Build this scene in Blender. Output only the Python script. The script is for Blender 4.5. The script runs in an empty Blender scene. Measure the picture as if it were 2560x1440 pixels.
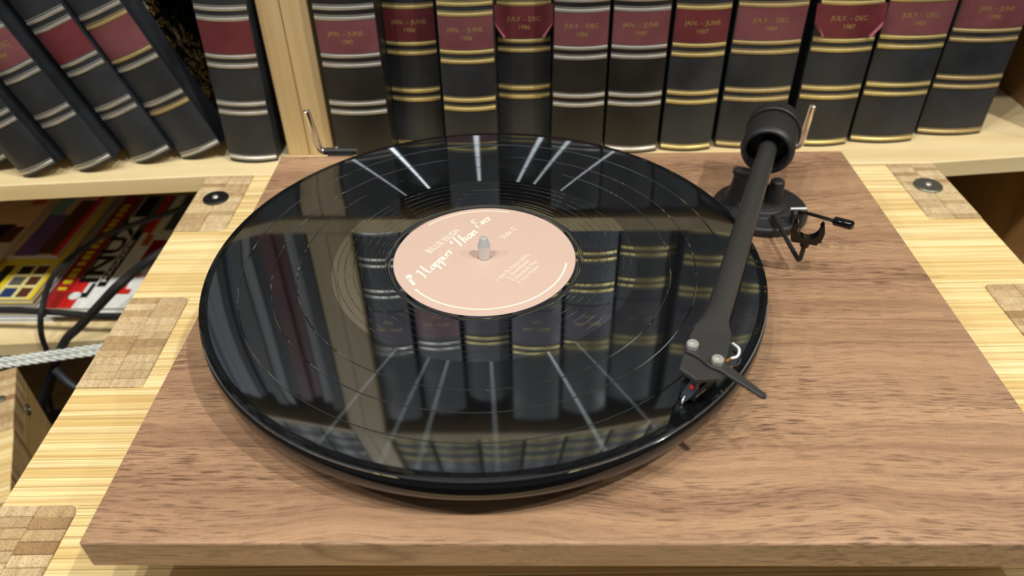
import bpy, bmesh, math, random
from mathutils import Vector, Matrix
random.seed(7)
sc = bpy.context.scene
COL = sc.collection
R = math.radians

# ------------------------------------------------------------------ camera
cam_d = bpy.data.cameras.new('camera')
cam = bpy.data.objects.new('camera', cam_d); COL.objects.link(cam)
cam.location = (0.1850, -0.1738, 0.2696)
cam.rotation_mode = 'XYZ'
cam.rotation_euler = (0.9022, 0.0172, 0.0119)
cam_d.sensor_width = 36.0
cam_d.lens = 1871.3 / 2560 * 36.0
cam_d.clip_start = 0.01; cam_d.clip_end = 50
cam_d.dof.use_dof = True
cam_d.dof.focus_distance = 0.395
cam_d.dof.aperture_fstop = 9.0
sc.camera = cam
# ------------------------------------------------------------------ view + world
vs = sc.view_settings
vs.view_transform = 'Standard'; vs.look = 'None'; vs.gamma = 1.0
vs.use_curve_mapping = False
vs.exposure = 0.0
w = bpy.data.worlds.new('room_light'); sc.world = w; w.use_nodes = True
w.node_tree.nodes['Background'].inputs[0].default_value = (1.0, 0.96, 0.90, 1)
w.node_tree.nodes['Background'].inputs[1].default_value = 0.15
# ------------------------------------------------------------------ ceiling spots behind the photographer
LAMPS = [(1.08, -0.40, 20.0), (0.22, -0.40, 8.5), (-0.34, -0.40, 8.0), (-0.64, -0.40, 7.0), (-1.42, -0.40, 8.5), (1.87, -0.40, 8.5)]
for lx, ly, pw in LAMPS:
    ld = bpy.data.lights.new('ceiling_spot', 'AREA'); ld.shape = 'DISK'; ld.size = 0.05
    ld.energy = pw; ld.color = (1.0, 0.955, 0.88)
    lo = bpy.data.objects.new('ceiling_spot', ld); COL.objects.link(lo)
    lo.location = (lx, ly, 1.72)
    lo.rotation_euler = (Vector((0.2, 0.22, 0.1)) - lo.location).to_track_quat('-Z', 'Y').to_euler()

# ------------------------------------------------------------------ materials
def s2l(c):
    return tuple(((x / 255) / 12.92 if x / 255 <= 0.04045 else ((x / 255 + 0.055) / 1.055) ** 2.4) for x in c)
def newmat(name):
    m = bpy.data.materials.new(name); m.use_nodes = True
    nt = m.node_tree
    return m, nt, nt.nodes['Principled BSDF']
def L(nt, a, b): nt.links.new(a, b)
def N(nt, t, **kw):
    n = nt.nodes.new(t)
    for k, v in kw.items(): setattr(n, k, v)
    return n
def noise(nt, vec, scale, detail=3.0, rough=0.55, stretch=(1, 1, 1)):
    mp = N(nt, 'ShaderNodeMapping'); mp.inputs['Scale'].default_value = stretch
    L(nt, vec, mp.inputs['Vector'])
    n = N(nt, 'ShaderNodeTexNoise'); n.inputs['Scale'].default_value = scale
    n.inputs['Detail'].default_value = detail; n.inputs['Roughness'].default_value = rough
    L(nt, mp.outputs[0], n.inputs['Vector'])
    return n.outputs['Fac']
def ramp(nt, fac, stops):
    r = N(nt, 'ShaderNodeValToRGB')
    while len(r.color_ramp.elements) < len(stops): r.color_ramp.elements.new(0.5)
    for e, (p, c) in zip(r.color_ramp.elements, stops):
        e.position = p; e.color = (c, c, c, 1) if isinstance(c, (int, float)) else (*c, 1)
    L(nt, fac, r.inputs[0])
    return r.outputs[0]
def mixc(nt, fac, a, b, mode='MIX'):
    m = N(nt, 'ShaderNodeMix', data_type='RGBA', blend_type=mode)
    for s, v in ((m.inputs[0], fac), (m.inputs[6], a), (m.inputs[7], b)):
        if isinstance(v, (int, float)): s.default_value = v
        elif isinstance(v, tuple): s.default_value = (*v, 1)
        else: L(nt, v, s)
    return m.outputs[2]
def bump(nt, h, b, strength=0.3, dist=0.0005):
    n = N(nt, 'ShaderNodeBump'); n.inputs['Strength'].default_value = strength; n.inputs['Distance'].default_value = dist
    L(nt, h, n.inputs['Height']); L(nt, n.outputs[0], b.inputs['Normal'])
def objvec(nt, rnd=0.0):
    tc = N(nt, 'ShaderNodeTexCoord')
    if not rnd: return tc.outputs['Object'], None
    oi = N(nt, 'ShaderNodeObjectInfo')
    cb = N(nt, 'ShaderNodeVectorMath', operation='SCALE'); cb.inputs[0].default_value = (3.7, 1.9, 2.3)
    L(nt, oi.outputs['Random'], cb.inputs['Scale'])
    ad = N(nt, 'ShaderNodeVectorMath', operation='ADD')
    L(nt, tc.outputs['Object'], ad.inputs[0]); L(nt, cb.outputs[0], ad.inputs[1])
    return ad.outputs[0], oi.outputs['Random']
def plain(name, rgb, rough=0.5, metal=0.0, spec=0.5, nz=0.0, bs=0.0, scale=900):
    m, nt, b = newmat(name)
    c = s2l(rgb)
    b.inputs['Roughness'].default_value = rough; b.inputs['Metallic'].default_value = metal
    b.inputs['Specular IOR Level'].default_value = spec
    v, _ = objvec(nt)
    f = noise(nt, v, scale, 3)
    amt = nz if nz else 0.04
    L(nt, ramp(nt, f, [(0.3, tuple(x * (1 - amt) for x in c)), (0.7, tuple(min(1, x * (1 + amt)) for x in c))]), b.inputs['Base Color'])
    if bs: bump(nt, f, b, bs, 0.0003)
    return m
def leather(name, dark, lite, rough=0.42, scale=500):
    m, nt, b = newmat(name)
    v, rnd = objvec(nt, 1.0)
    f1 = noise(nt, v, 28, 4); f2 = noise(nt, v, scale, 2)
    scf = ramp(nt, noise(nt, v, 30, 5, 0.7, (1, 1, 0.35)), [(0.66, 0.0), (0.74, 1.0)])
    c = ramp(nt, f1, [(0.3, s2l(dark)), (0.75, s2l(lite))])
    c = mixc(nt, mixc(nt, 0.3, (0, 0, 0), scf), c, tuple(min(1, x * 2.2 + 0.02) for x in s2l(lite)))
    L(nt, c, b.inputs['Base Color'])
    L(nt, ramp(nt, f1, [(0.3, rough - 0.06), (0.7, rough + 0.12)]), b.inputs['Roughness'])
    bump(nt, f2, b, 0.25, 0.0002)
    return m
def walnut(name):
    m, nt, b = newmat(name)
    v, _ = objvec(nt)
    wob = noise(nt, v, 1.0, 2, 0.5, (7, 10, 10))
    off = N(nt, 'ShaderNodeVectorMath', operation='MULTIPLY_ADD')
    cx = N(nt, 'ShaderNodeCombineXYZ'); L(nt, wob, cx.inputs[1])
    L(nt, cx.outputs[0], off.inputs[0]); off.inputs[1].default_value = (0, 0.03, 0); L(nt, v, off.inputs[2])
    vv = off.outputs[0]
    broad = noise(nt, vv, 1.0, 3, 0.55, (2.2, 42, 42))
    med = noise(nt, vv, 1.0, 4, 0.6, (7, 230, 230))
    pores = noise(nt, vv, 1.0, 2, 0.5, (75, 1500, 1500))
    area = noise(nt, vv, 1.0, 2, 0.5, (5, 38, 38))
    fine = noise(nt, vv, 1.0, 2, 0.6, (900, 2400, 2400))
    c = ramp(nt, broad, [(0.25, s2l((124, 90, 67))), (0.45, s2l((160, 125, 95))), (0.70, s2l((184, 149, 115)))])
    c = mixc(nt, 0.42, c, ramp(nt, med, [(0.3, s2l((106, 75, 57))), (0.62, s2l((190, 154, 120)))]))
    c = mixc(nt, 0.16, c, ramp(nt, fine, [(0.3, s2l((120, 86, 66))), (0.7, s2l((214, 178, 142)))]))
    pm = ramp(nt, pores, [(0.53, 0.0), (0.61, 1.0)])
    am = ramp(nt, area, [(0.36, 0.22), (0.60, 0.85)])
    c = mixc(nt, mixc(nt, 1.0, pm, am, 'MULTIPLY'), c, s2l((84, 58, 46)))
    # a few dark vein lines
    sx = N(nt, 'ShaderNodeSeparateXYZ'); L(nt, vv, sx.inputs[0])
    vein = noise(nt, vv, 1.0, 1, 0.4, (1.1, 26, 26))
    vl = ramp(nt, vein, [(0.415, 0.0), (0.425, 0.55), (0.435, 0.0)])
    c = mixc(nt, vl, c, s2l((92, 62, 48)))
    L(nt, c, b.inputs['Base Color'])
    b.inputs['Roughness'].default_value = 0.42
    bump(nt, pores, b, 0.12, 0.0002)
    return m
def bamboo(name, pal, axis=0):
    m, nt, b = newmat(name)
    v, rnd = objvec(nt, 1.0)
    st = [(6, 420, 420), (420, 6, 420), (420, 420, 6)][axis]
    st2 = [(3, 90, 90), (90, 3, 90), (90, 90, 3)][axis]
    f = noise(nt, v, 1.0, 3, 0.6, st); g = noise(nt, v, 1.0, 2, 0.5, st2)
    base = ramp(nt, rnd, [(0.0, s2l(pal[0])), (0.35, s2l(pal[1])), (0.7, s2l(pal[2])), (1.0, s2l(pal[1]))])
    c = mixc(nt, ramp(nt, f, [(0.44, 0.0), (0.66, 0.75)]), base, s2l(pal[3]))
    c = mixc(nt, ramp(nt, g, [(0.50, 0.0), (0.75, 0.6)]), c, s2l(pal[3]))
    st4 = [(9, 1600, 1600), (1600, 9, 1600), (1600, 1600, 9)][axis]
    c = mixc(nt, ramp(nt, noise(nt, v, 1.0, 2, 0.5, st4), [(0.50, 0.0), (0.68, 0.5)]), c, s2l(pal[4]))
    # growth nodes: short blotches across a strip
    st3 = [(11, 60, 60), (60, 11, 60), (60, 60, 11)][axis]
    kn = ramp(nt, noise(nt, v, 1.0, 4, 0.7, st3), [(0.66, 0.0), (0.74, 0.5)])
    c = mixc(nt, kn, c, s2l(pal[4]))
    L(nt, c, b.inputs['Base Color'])
    b.inputs['Roughness'].default_value = 0.5
    bump(nt, f, b, 0.15, 0.0002)
    return m
def endgrain(name):
    m, nt, b = newmat(name)
    v, rnd = objvec(nt, 1.0)
    tone = ramp(nt, rnd, [(0, s2l((202, 174, 128))), (0.3, s2l((226, 204, 162))), (0.55, s2l((184, 152, 106))), (0.8, s2l((218, 196, 154))), (1, s2l((160, 128, 86)))])
    vor = N(nt, 'ShaderNodeTexVoronoi'); vor.inputs['Scale'].default_value = 1.0
    mp = N(nt, 'ShaderNodeMapping'); mp.inputs['Scale'].default_value = (950, 1300, 1300); mp.inputs['Rotation'].default_value = (0, 0, 0.6)
    L(nt, v, mp.inputs[0]); L(nt, mp.outputs[0], vor.inputs['Vector'])
    dots = ramp(nt, vor.outputs['Distance'], [(0.22, 1.0), (0.48, 0.0)])
    c = mixc(nt, mixc(nt, 0.55, (0, 0, 0), dots), tone, s2l((108, 80, 48)))
    g = noise(nt, v, 1.0, 2, 0.5, (260, 40, 40))
    c = mixc(nt, ramp(nt, g, [(0.4, 0.0), (0.75, 0.35)]), c, s2l((120, 92, 58)))
    L(nt, c, b.inputs['Base Color'])
    b.inputs['Roughness'].default_value = 0.55
    return m
def oak(name, a, c_, d, axis=0, sc_=1.0):
    m, nt, b = newmat(name)
    v, rnd = objvec(nt)
    s1 = [(2.5, 30, 30), (30, 2.5, 30), (30, 30, 2.5)][axis]; s2_ = [(9, 330, 330), (330, 9, 330), (330, 330, 9)][axis]
    f = noise(nt, v, sc_, 3, 0.55, s1); g = noise(nt, v, sc_, 3, 0.6, s2_)
    c = ramp(nt, f, [(0.28, s2l(a)), (0.5, s2l(c_)), (0.75, s2l(d))])
    c = mixc(nt, ramp(nt, g, [(0.4, 0.0), (0.75, 0.35)]), c, s2l(a))
    L(nt, c, b.inputs['Base Color']); b.inputs['Roughness'].default_value = 0.45
    bump(nt, g, b, 0.1, 0.0002)
    return m

M = {}
M['walnut'] = walnut('walnut_laminate')
PAL = [(232, 204, 138), (247, 225, 164), (252, 236, 182), (202, 166, 98), (164, 126, 66)]
M['bamboo'] = bamboo('bamboo_strip', PAL, 0)
M['bamboo_y'] = bamboo('bamboo_strip_upright', [(206, 176, 118), (218, 190, 132), (224, 198, 142), (180, 146, 92), (150, 116, 66)], 1)
M['endgrain'] = endgrain('bamboo_end_grain')
M['shelf'] = oak('light_oak_shelf', (222, 198, 146), (236, 216, 168), (244, 228, 186), 0)
M['upright'] = oak('light_oak_upright', (168, 142, 96), (198, 172, 126), (210, 188, 146), 2)
M['oakdark'] = oak('brown_oak_panel', (128, 94, 56), (160, 122, 78), (178, 140, 94), 2)
M['leather'] = leather('dark_navy_leather', (30, 33, 38), (44, 49, 56), 0.45)
M['leather_black'] = leather('black_leather', (17, 17, 18), (28, 28, 29), 0.42)
M['maroon'] = leather('maroon_label_leather', (100, 52, 58), (122, 72, 77), 0.42, 700)
M['maroon_deep'] = leather('deep_maroon_label_leather', (88, 32, 40), (110, 46, 53), 0.40, 700)
M['plum'] = leather('plum_label_leather', (48, 38, 52), (66, 54, 70), 0.42, 700)
M['pinkback'] = plain('pink_label_back', (176, 104, 122), 0.6)
M['gold'] = plain('gold_foil', (204, 186, 126), 0.38, 0.7, 0.5, 0.16)
M['silver'] = plain('silver_foil', (188, 186, 180), 0.34, 0.7, 0.5, 0.14)
M['dullgold'] = plain('worn_gold_foil', (184, 164, 118), 0.42, 0.6, 0.5, 0.18)
M['letter'] = plain('gold_lettering', (178, 150, 92), 0.45, 0.4, 0.5, 0.25)
M['pages'] = plain('paper_edge', (206, 196, 172), 0.8, nz=0.12, scale=400)
M['black'] = plain('matte_black_plastic', (34, 34, 36), 0.48, spec=0.5, bs=0.05)
M['armblack'] = plain('satin_black_aluminium', (50, 50, 50), 0.40, 0.0, 0.5, bs=0.04, scale=2500)
M['deepblack'] = plain('deep_black', (14, 14, 15), 0.5)
M['gloss'] = plain('gloss_black', (9, 10, 12), 0.10, spec=0.5)
M['rubber'] = plain('black_rubber', (20, 20, 21), 0.65)
M['chrome'] = plain('chrome', (236, 234, 230), 0.06, 1.0)
M['steel'] = plain('brushed_steel', (206, 205, 202), 0.36, 0.6, nz=0.08, scale=3000)
M['alu'] = plain('turned_aluminium', (214, 215, 218), 0.25, 0.45)
M['brass'] = plain('gold_pin', (226, 178, 92), 0.28, 1.0)
M['zinc'] = plain('grey_zinc', (128, 130, 118), 0.42, 0.8)
M['labelpink'] = plain('pale_pink_paper', (206, 180, 166), 0.55, nz=0.03)
M['labeltext'] = plain('cream_print', (250, 236, 220), 0.6)
M['red'] = plain('red_plastic', (206, 52, 42), 0.4)
M['bluegrey'] = plain('blue_grey_plastic', (66, 74, 88), 0.32)
M['white'] = plain('white_plastic', (228, 230, 230), 0.4)
M['clear'] = plain('clear_cable_jacket', (226, 234, 230), 0.22, 0.0, 0.9, 0.06, scale=300)
M['floor'] = plain('dark_floor', (52, 47, 43), 0.7)
M['backdark'] = plain('dark_back_board', (84, 68, 50), 0.6)

def marbled():
    m, nt, b = newmat('marbled_paper')
    v, _ = objvec(nt)
    f = noise(nt, v, 55, 6, 0.65)
    wv = N(nt, 'ShaderNodeTexWave'); wv.inputs['Scale'].default_value = 16; wv.inputs['Distortion'].default_value = 22; wv.inputs['Detail'].default_value = 3; wv.inputs['Detail Scale'].default_value = 2.2
    L(nt, v, wv.inputs['Vector'])
    c = ramp(nt, wv.outputs['Fac'], [(0.62, s2l((10, 10, 10))), (0.80, s2l((150, 118, 62))), (0.95, s2l((24, 20, 14)))])
    c = mixc(nt, ramp(nt, f, [(0.62, 0.0), (0.70, 1.0)]), c, s2l((150, 150, 142)))
    L(nt, c, b.inputs['Base Color']); b.inputs['Roughness'].default_value = 0.4
    return m
M['marble'] = marbled()
def vinyl(name, grooved, ior_):
    m, nt, b = newmat(name)
    nt.nodes.remove(b)
    out = nt.nodes['Material Output']
    tc = N(nt, 'ShaderNodeTexCoord')
    base = N(nt, 'ShaderNodeBsdfDiffuse'); base.inputs[0].default_value = (0.004, 0.0045, 0.005, 1)
    mir = N(nt, 'ShaderNodeBsdfGlossy'); mir.inputs['Roughness'].default_value = 0.0 if not grooved else 0.045
    mir.inputs[0].default_value = (0.80, 0.90, 1.0, 1)
    fr = N(nt, 'ShaderNodeFresnel'); fr.inputs[0].default_value = ior_
    if not grooved:     # dead wax: fine run-out spiral
        sp = N(nt, 'ShaderNodeSeparateXYZ'); L(nt, tc.outputs['Object'], sp.inputs[0])
    mx = N(nt, 'ShaderNodeMixShader'); L(nt, fr.outputs[0], mx.inputs[0]); L(nt, base.outputs[0], mx.inputs[1]); L(nt, mir.outputs[0], mx.inputs[2])
    last = mx.outputs[0]
    if grooved:
        tg = N(nt, 'ShaderNodeTangent', direction_type='RADIAL', axis='Z')
        def lobe(col, rough, an):
            g = N(nt, 'ShaderNodeBsdfAnisotropic'); g.inputs['Color'].default_value = (*col, 1)
            g.inputs['Roughness'].default_value = rough; g.inputs['Anisotropy'].default_value = an
            L(nt, tg.outputs[0], g.inputs['Tangent']); return g.outputs[0]
        # track-to-track tint of the groove scatter
        sp = N(nt, 'ShaderNodeVectorMath', operation='LENGTH'); L(nt, tc.outputs['Object'], sp.inputs[0])
        cx = N(nt, 'ShaderNodeCombineXYZ'); L(nt, sp.outputs['Value'], cx.inputs[0])
        hue = N(nt, 'ShaderNodeTexNoise'); hue.inputs['Scale'].default_value = 160; hue.inputs['Detail'].default_value = 2; L(nt, cx.outputs[0], hue.inputs['Vector'])
        col = mixc(nt, 0.3, (0.55, 0.66, 0.8), hue.outputs['Color'])
        g = N(nt, 'ShaderNodeBsdfAnisotropic'); g.inputs['Roughness'].default_value = 0.30; g.inputs['Anisotropy'].default_value = GA
        L(nt, col, g.inputs['Color']); L(nt, tg.outputs[0], g.inputs['Tangent'])
        lw = N(nt, 'ShaderNodeLayerWeight'); lw.inputs['Blend'].default_value = 0.5
        pw_ = N(nt, 'ShaderNodeMath', operation='POWER'); L(nt, lw.outputs['Facing'], pw_.inputs[0]); pw_.inputs[1].default_value = 3.0
        ma = N(nt, 'ShaderNodeMath', operation='MULTIPLY_ADD'); L(nt, pw_.outputs[0], ma.inputs[0]); ma.inputs[1].default_value = 0.42; ma.inputs[2].default_value = 0.002
        m2 = N(nt, 'ShaderNodeMixShader'); L(nt, ma.outputs[0], m2.inputs[0])
        L(nt, last, m2.inputs[1]); L(nt, g.outputs[0], m2.inputs[2]); last = m2.outputs[0]
    L(nt, last, out.inputs['Surface'])
    return m
GA = 0.97
M['vinyl_smooth'] = vinyl('smooth_vinyl', False, 3.9)
M['vinyl_groove'] = vinyl('grooved_vinyl', True, 2.45)
M['vinyl_edge'] = vinyl('edge_vinyl', False, 1.4)

# ------------------------------------------------------------------ mesh helpers: (verts, faces) pairs
def box(x0, x1, y0, y1, z0, z1, ch=0.0):
    if not ch:
        v = [(x, y, z) for z in (z0, z1) for y in (y0, y1) for x in (x0, x1)]
        f = [(0, 2, 3, 1), (4, 5, 7, 6), (0, 1, 5, 4), (2, 6, 7, 3), (0, 4, 6, 2), (1, 3, 7, 5)]
        return v, f
    v = [(x0, y0, z0), (x1, y0, z0), (x1, y1, z0), (x0, y1, z0),
         (x0, y0, z1 - ch), (x1, y0, z1 - ch), (x1, y1, z1 - ch), (x0, y1, z1 - ch),
         (x0 + ch, y0 + ch, z1), (x1 - ch, y0 + ch, z1), (x1 - ch, y1 - ch, z1), (x0 + ch, y1 - ch, z1)]
    f = [(3, 2, 1, 0), (8, 9, 10, 11)]
    for a in (0, 4):
        for i in range(4):
            j = (i + 1) % 4; f.append((a + i, a + j, a + 4 + j, a + 4 + i))
    return v, f
def join(*ms):
    V, F = [], []
    for v, f in ms:
        o = len(V); V += [tuple(p) for p in v]; F += [tuple(i + o for i in q) for q in f]
    return V, F
def xf(m, mat): return [tuple(mat @ Vector(p)) for p in m[0]], m[1]
def prism(poly, z0, z1, ch=0.0):
    n = len(poly)
    a = sum(poly[i][0] * poly[(i + 1) % n][1] - poly[(i + 1) % n][0] * poly[i][1] for i in range(n))
    if a < 0: poly = poly[::-1]
    v = [(x, y, z0) for x, y in poly]; f = [tuple(range(n))[::-1]]
    if ch:
        inn = []
        for i in range(n):
            p0, p1, p2 = Vector(poly[i - 1]), Vector(poly[i]), Vector(poly[(i + 1) % n])
            d1 = (p1 - p0).normalized(); d2 = (p2 - p1).normalized()
            nn = Vector((-d1.y - d2.y, d1.x + d2.x))
            k = max(0.3, 1 + d1.dot(d2))
            inn.append(p1 + nn / k * ch)
        v += [(x, y, z1 - ch) for x, y in poly] + [(p.x, p.y, z1) for p in inn]
        lv = (0, n)
        f.append(tuple(range(2 * n, 3 * n)))
    else:
        v += [(x, y, z1) for x, y in poly]; lv = (0,)
        f.append(tuple(range(n, 2 * n)))
    for a0 in lv:
        for i in range(n):
            j = (i + 1) % n; f.append((a0 + i, a0 + j, a0 + n + j, a0 + n + i))
    return v, f
def lathe(prof, seg=48, center=(0, 0, 0), axis=None, start=0.0):
    """prof: (r, h) pairs. axis: unit vector (default +Z)"""
    q = Vector((0, 0, 1)).rotation_difference(Vector(axis)).to_matrix() if axis else Matrix.Identity(3)
    c = Vector(center); V, F = [], []; rings = []
    for r, h in prof:
        if r < 1e-7:
            rings.append([len(V)]); V.append(tuple(c + q @ Vector((0, 0, h))))
        else:
            st = len(V)
            for i in range(seg):
                t = 2 * math.pi * i / seg + start
                V.append(tuple(c + q @ Vector((r * math.cos(t), r * math.sin(t), h))))
            rings.append(list(range(st, st + seg)))
    for a, b in zip(rings, rings[1:]):
        for i in range(seg):
            j = (i + 1) % seg
            if len(a) == 1 and len(b) == 1: continue
            if len(a) == 1: F.append((a[0], b[j], b[i]))
            elif len(b) == 1: F.append((a[i], a[j], b[0]))
            else: F.append((a[i], a[j], b[j], b[i]))
    return V, F
def catmull(pts, n=8):
    P = [Vector(p) for p in pts]; out = []
    for i in range(len(P) - 1):
        p0 = P[i - 1] if i else P[0] * 2 - P[1]; p1, p2 = P[i], P[i + 1]
        p3 = P[i + 2] if i + 2 < len(P) else P[-1] * 2 - P[-2]
        for k in range(n):
            t = k / n
            out.append(0.5 * ((2 * p1) + (p2 - p0) * t + (2 * p0 - 5 * p1 + 4 * p2 - p3) * t * t + (3 * p1 - p0 - 3 * p2 + p3) * t ** 3))
    out.append(P[-1]); return out
def tube(pts, r, seg=10, smooth=0, cap=True):
    P = catmull(pts, smooth) if smooth else [Vector(p) for p in pts]
    V, F = [], []; up = None; n = len(P)
    for i, p in enumerate(P):
        d = ((P[i + 1] - p) if i + 1 < n else (p - P[i - 1]))
        if 0 < i < n - 1: d = (P[i + 1] - p).normalized() + (p - P[i - 1]).normalized()
        d.normalize()
        if up is None:
            up = Vector((0, 0, 1)) if abs(d.z) < 0.9 else Vector((0, 1, 0))
        up = (up - d * up.dot(d)).normalized(); sd = d.cross(up)
        rr = r[i] if isinstance(r, (list, tuple)) else r
        for k in range(seg):
            t = 2 * math.pi * k / seg; V.append(tuple(p + (up * math.cos(t) + sd * math.sin(t)) * rr))
    for i in range(n - 1):
        for k in range(seg):
            j = (k + 1) % seg
            F.append((i * seg + k, (i + 1) * seg + k, (i + 1) * seg + j, i * seg + j))
    if cap: F.append(tuple(range(seg))); F.append(tuple(range((n - 1) * seg, n * seg))[::-1])
    return V, F
def loft(rings, cap=True):
    V, F = [], []; s = len(rings[0])
    for r in rings: V += [tuple(p) for p in r]
    for i in range(len(rings) - 1):
        for k in range(s):
            j = (k + 1) % s; F.append((i * s + k, i * s + j, (i + 1) * s + j, (i + 1) * s + k))
    if cap: F.append(tuple(range(s))[::-1]); F.append(tuple(range((len(rings) - 1) * s, len(rings) * s)))
    return V, F

def root_of(o):
    while o.parent: o = o.parent
    return o
def ob(name, m, mat, parent=None, smooth=False, world=True, ang=35, bevel=0.0, bseg=2, me=None, fixn=True):
    """one mesh object; with world=True its vertices are world coordinates moved into its thing's frame"""
    v, f = m
    if me is None:
        if parent is not None and world:
            lo = root_of(parent).location
            v = [(p[0] - lo.x, p[1] - lo.y, p[2] - lo.z) for p in v]
        me = bpy.data.meshes.new(name); me.from_pydata([tuple(p) for p in v], [], f); me.validate()
        if fixn:
            bm_ = bmesh.new(); bm_.from_mesh(me); bmesh.ops.recalc_face_normals(bm_, faces=bm_.faces); bm_.to_mesh(me); bm_.free()
        mats = mat if isinstance(mat, list) else [mat]
        for x in mats: me.materials.append(x)
        if smooth:
            me.polygons.foreach_set('use_smooth', [True] * len(me.polygons))
            me.set_sharp_from_angle(angle=R(ang))
        me.update()
    o = bpy.data.objects.new(name, me); COL.objects.link(o)
    if parent is not None: o.parent = parent
    if bevel:
        b = o.modifiers.new('edge', 'BEVEL'); b.width = bevel; b.segments = bseg; b.limit_method = 'ANGLE'
    return o
def thing(name, label, cat, loc=(0, 0, 0), rot=(0, 0, 0), group=None):
    o = bpy.data.objects.new(name, None); COL.objects.link(o); o.location = loc; o.rotation_euler = rot
    o.empty_display_size = 0.02
    return tag(o, label, cat, group)
def tag(o, label, cat, group=None):
    o['label'] = label; o['category'] = cat
    if group: o['group'] = group
    return o
_tc = {}
def text2d(s, size=1.0, spacing=1.0, shear=0.0, bold=0.0):
    """flat triangulated text; returns verts2d, faces, width"""
    key = (s, spacing, shear, bold)
    if key not in _tc:
        cu = bpy.data.curves.new('lettering', 'FONT'); cu.body = s; cu.size = 1.0; cu.resolution_u = 2
        cu.space_character = spacing; cu.shear = shear; cu.offset = bold; cu.align_x = 'CENTER'
        o = bpy.data.objects.new('lettering', cu); COL.objects.link(o)
        dg = bpy.context.evaluated_depsgraph_get(); dg.update()
        me = o.evaluated_get(dg).to_mesh()
        _tc[key] = ([(v.co.x, v.co.y) for v in me.vertices], [tuple(p.vertices) for p in me.polygons])
        o.evaluated_get(dg).to_mesh_clear()
        bpy.data.objects.remove(o); bpy.data.curves.remove(cu)
    v, f = _tc[key]
    return [(x * size, y * size) for x, y in v], f

# ================================================================== SETTING
FZ = -0.75
fl = ob('floor', box(-2.5, 2.8, -2.2, 0.75, FZ - 0.02, FZ), M['floor']); fl['kind'] = 'structure'
wl = ob('wall_back', box(-2.5, 2.8, 0.70, 0.75, FZ, 2.0), plain('white_wall', (225, 220, 208), 0.8)); wl['kind'] = 'structure'

# ------------------------------------------------------------------ bookcase
ZS = -0.042
def shelf_z(x): return ZS + (min(x, -0.08) + 0.08) * 0.03
bc = thing('bookcase', 'light oak bookcase with two joined upright boards, full of bound volumes behind the turntable', 'bookcase', (0.05, 0.55, FZ))
def shelf_board(name, front, zt, th, mat, xmin=-0.60, xmax=0.653):
    xs = sorted(set([xmin, xmax] + [x for x, _ in front if xmin < x < xmax]))
    def fy(x):
        for (xa, ya), (xb, yb) in zip(front, front[1:]):
            if xa <= x <= xb: return ya + (yb - ya) * (x - xa) / (xb - xa)
        return front[0][1] if x < front[0][0] else front[-1][1]
    rings = []
    for x in xs:
        y = fy(x); z = zt(x); b = 0.0008
        rings.append([(x, y + b, z - th), (x, y, z - th + b), (x, y, z - b), (x, y + b, z), (x, 0.655, z), (x, 0.655, z - th)])
    return ob(name, loft([r[::-1] for r in rings]), mat, bc)
FRONT = [(-0.60, 0.345), (-0.26, 0.3715), (-0.083, 0.3760), (0.44, 0.3862), (0.5237, 0.3868), (0.605, 0.3960), (0.70, 0.405)]
shelf_board('shelf', FRONT, shelf_z, 0.0155, M['shelf'])
LOWF = [(-0.60, 0.335), (-0.30, 0.356), (-0.23, 0.360), (-0.12, 0.3765), (-0.083, 0.380), (0.53, 0.3895), (0.70, 0.40)]
shelf_board('shelf', LOWF, lambda x: -0.213, 0.016, M['shelf'])
UPF = [(-0.60, 0.407), (0.70, 0.407)]
shelf_board('shelf', UPF, lambda x: 0.1775, 0.0155, M['upright'])
shelf_board('shelf', UPF, lambda x: 0.4730, 0.0125, M['upright'])
shelf_board('shelf', UPF, lambda x: 0.80, 0.0155, M['upright'])
shelf_board('shelf', UPF, lambda x: -0.48, 0.016, M['upright'])
for x0, x1 in ((-0.0222, -0.0042), (-0.0036, 0.0180)):
    ob('upright', box(x0, x1, 0.409, 0.655, ZS, 0.162), M['upright'], bc, bevel=0.0008)
    ob('upright', box(x0, x1, 0.4072, 0.655, 0.1775, 0.4605), M['upright'], bc, bevel=0.0008)
    ob('upright', box(x0, x1, 0.4072, 0.655, 0.473, 0.7845), M['upright'], bc, bevel=0.0008)
    ob('upright', box(x0, x1, 0.400, 0.655, -0.213, ZS - 0.0155), M['oakdark'], bc, bevel=0.0008)
ob('side_panel', box(0.6535, 0.674, 0.405, 0.66, FZ, 0.85), M['oakdark'], bc, bevel=0.0008)
ob('side_panel', box(-0.621, -0.6005, 0.405, 0.66, FZ, 0.85), M['oakdark'], bc, bevel=0.0008)
ob('back_panel', box(-0.62, 0.674, 0.656, 0.664, FZ, 0.85), M['backdark'], bc)

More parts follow.
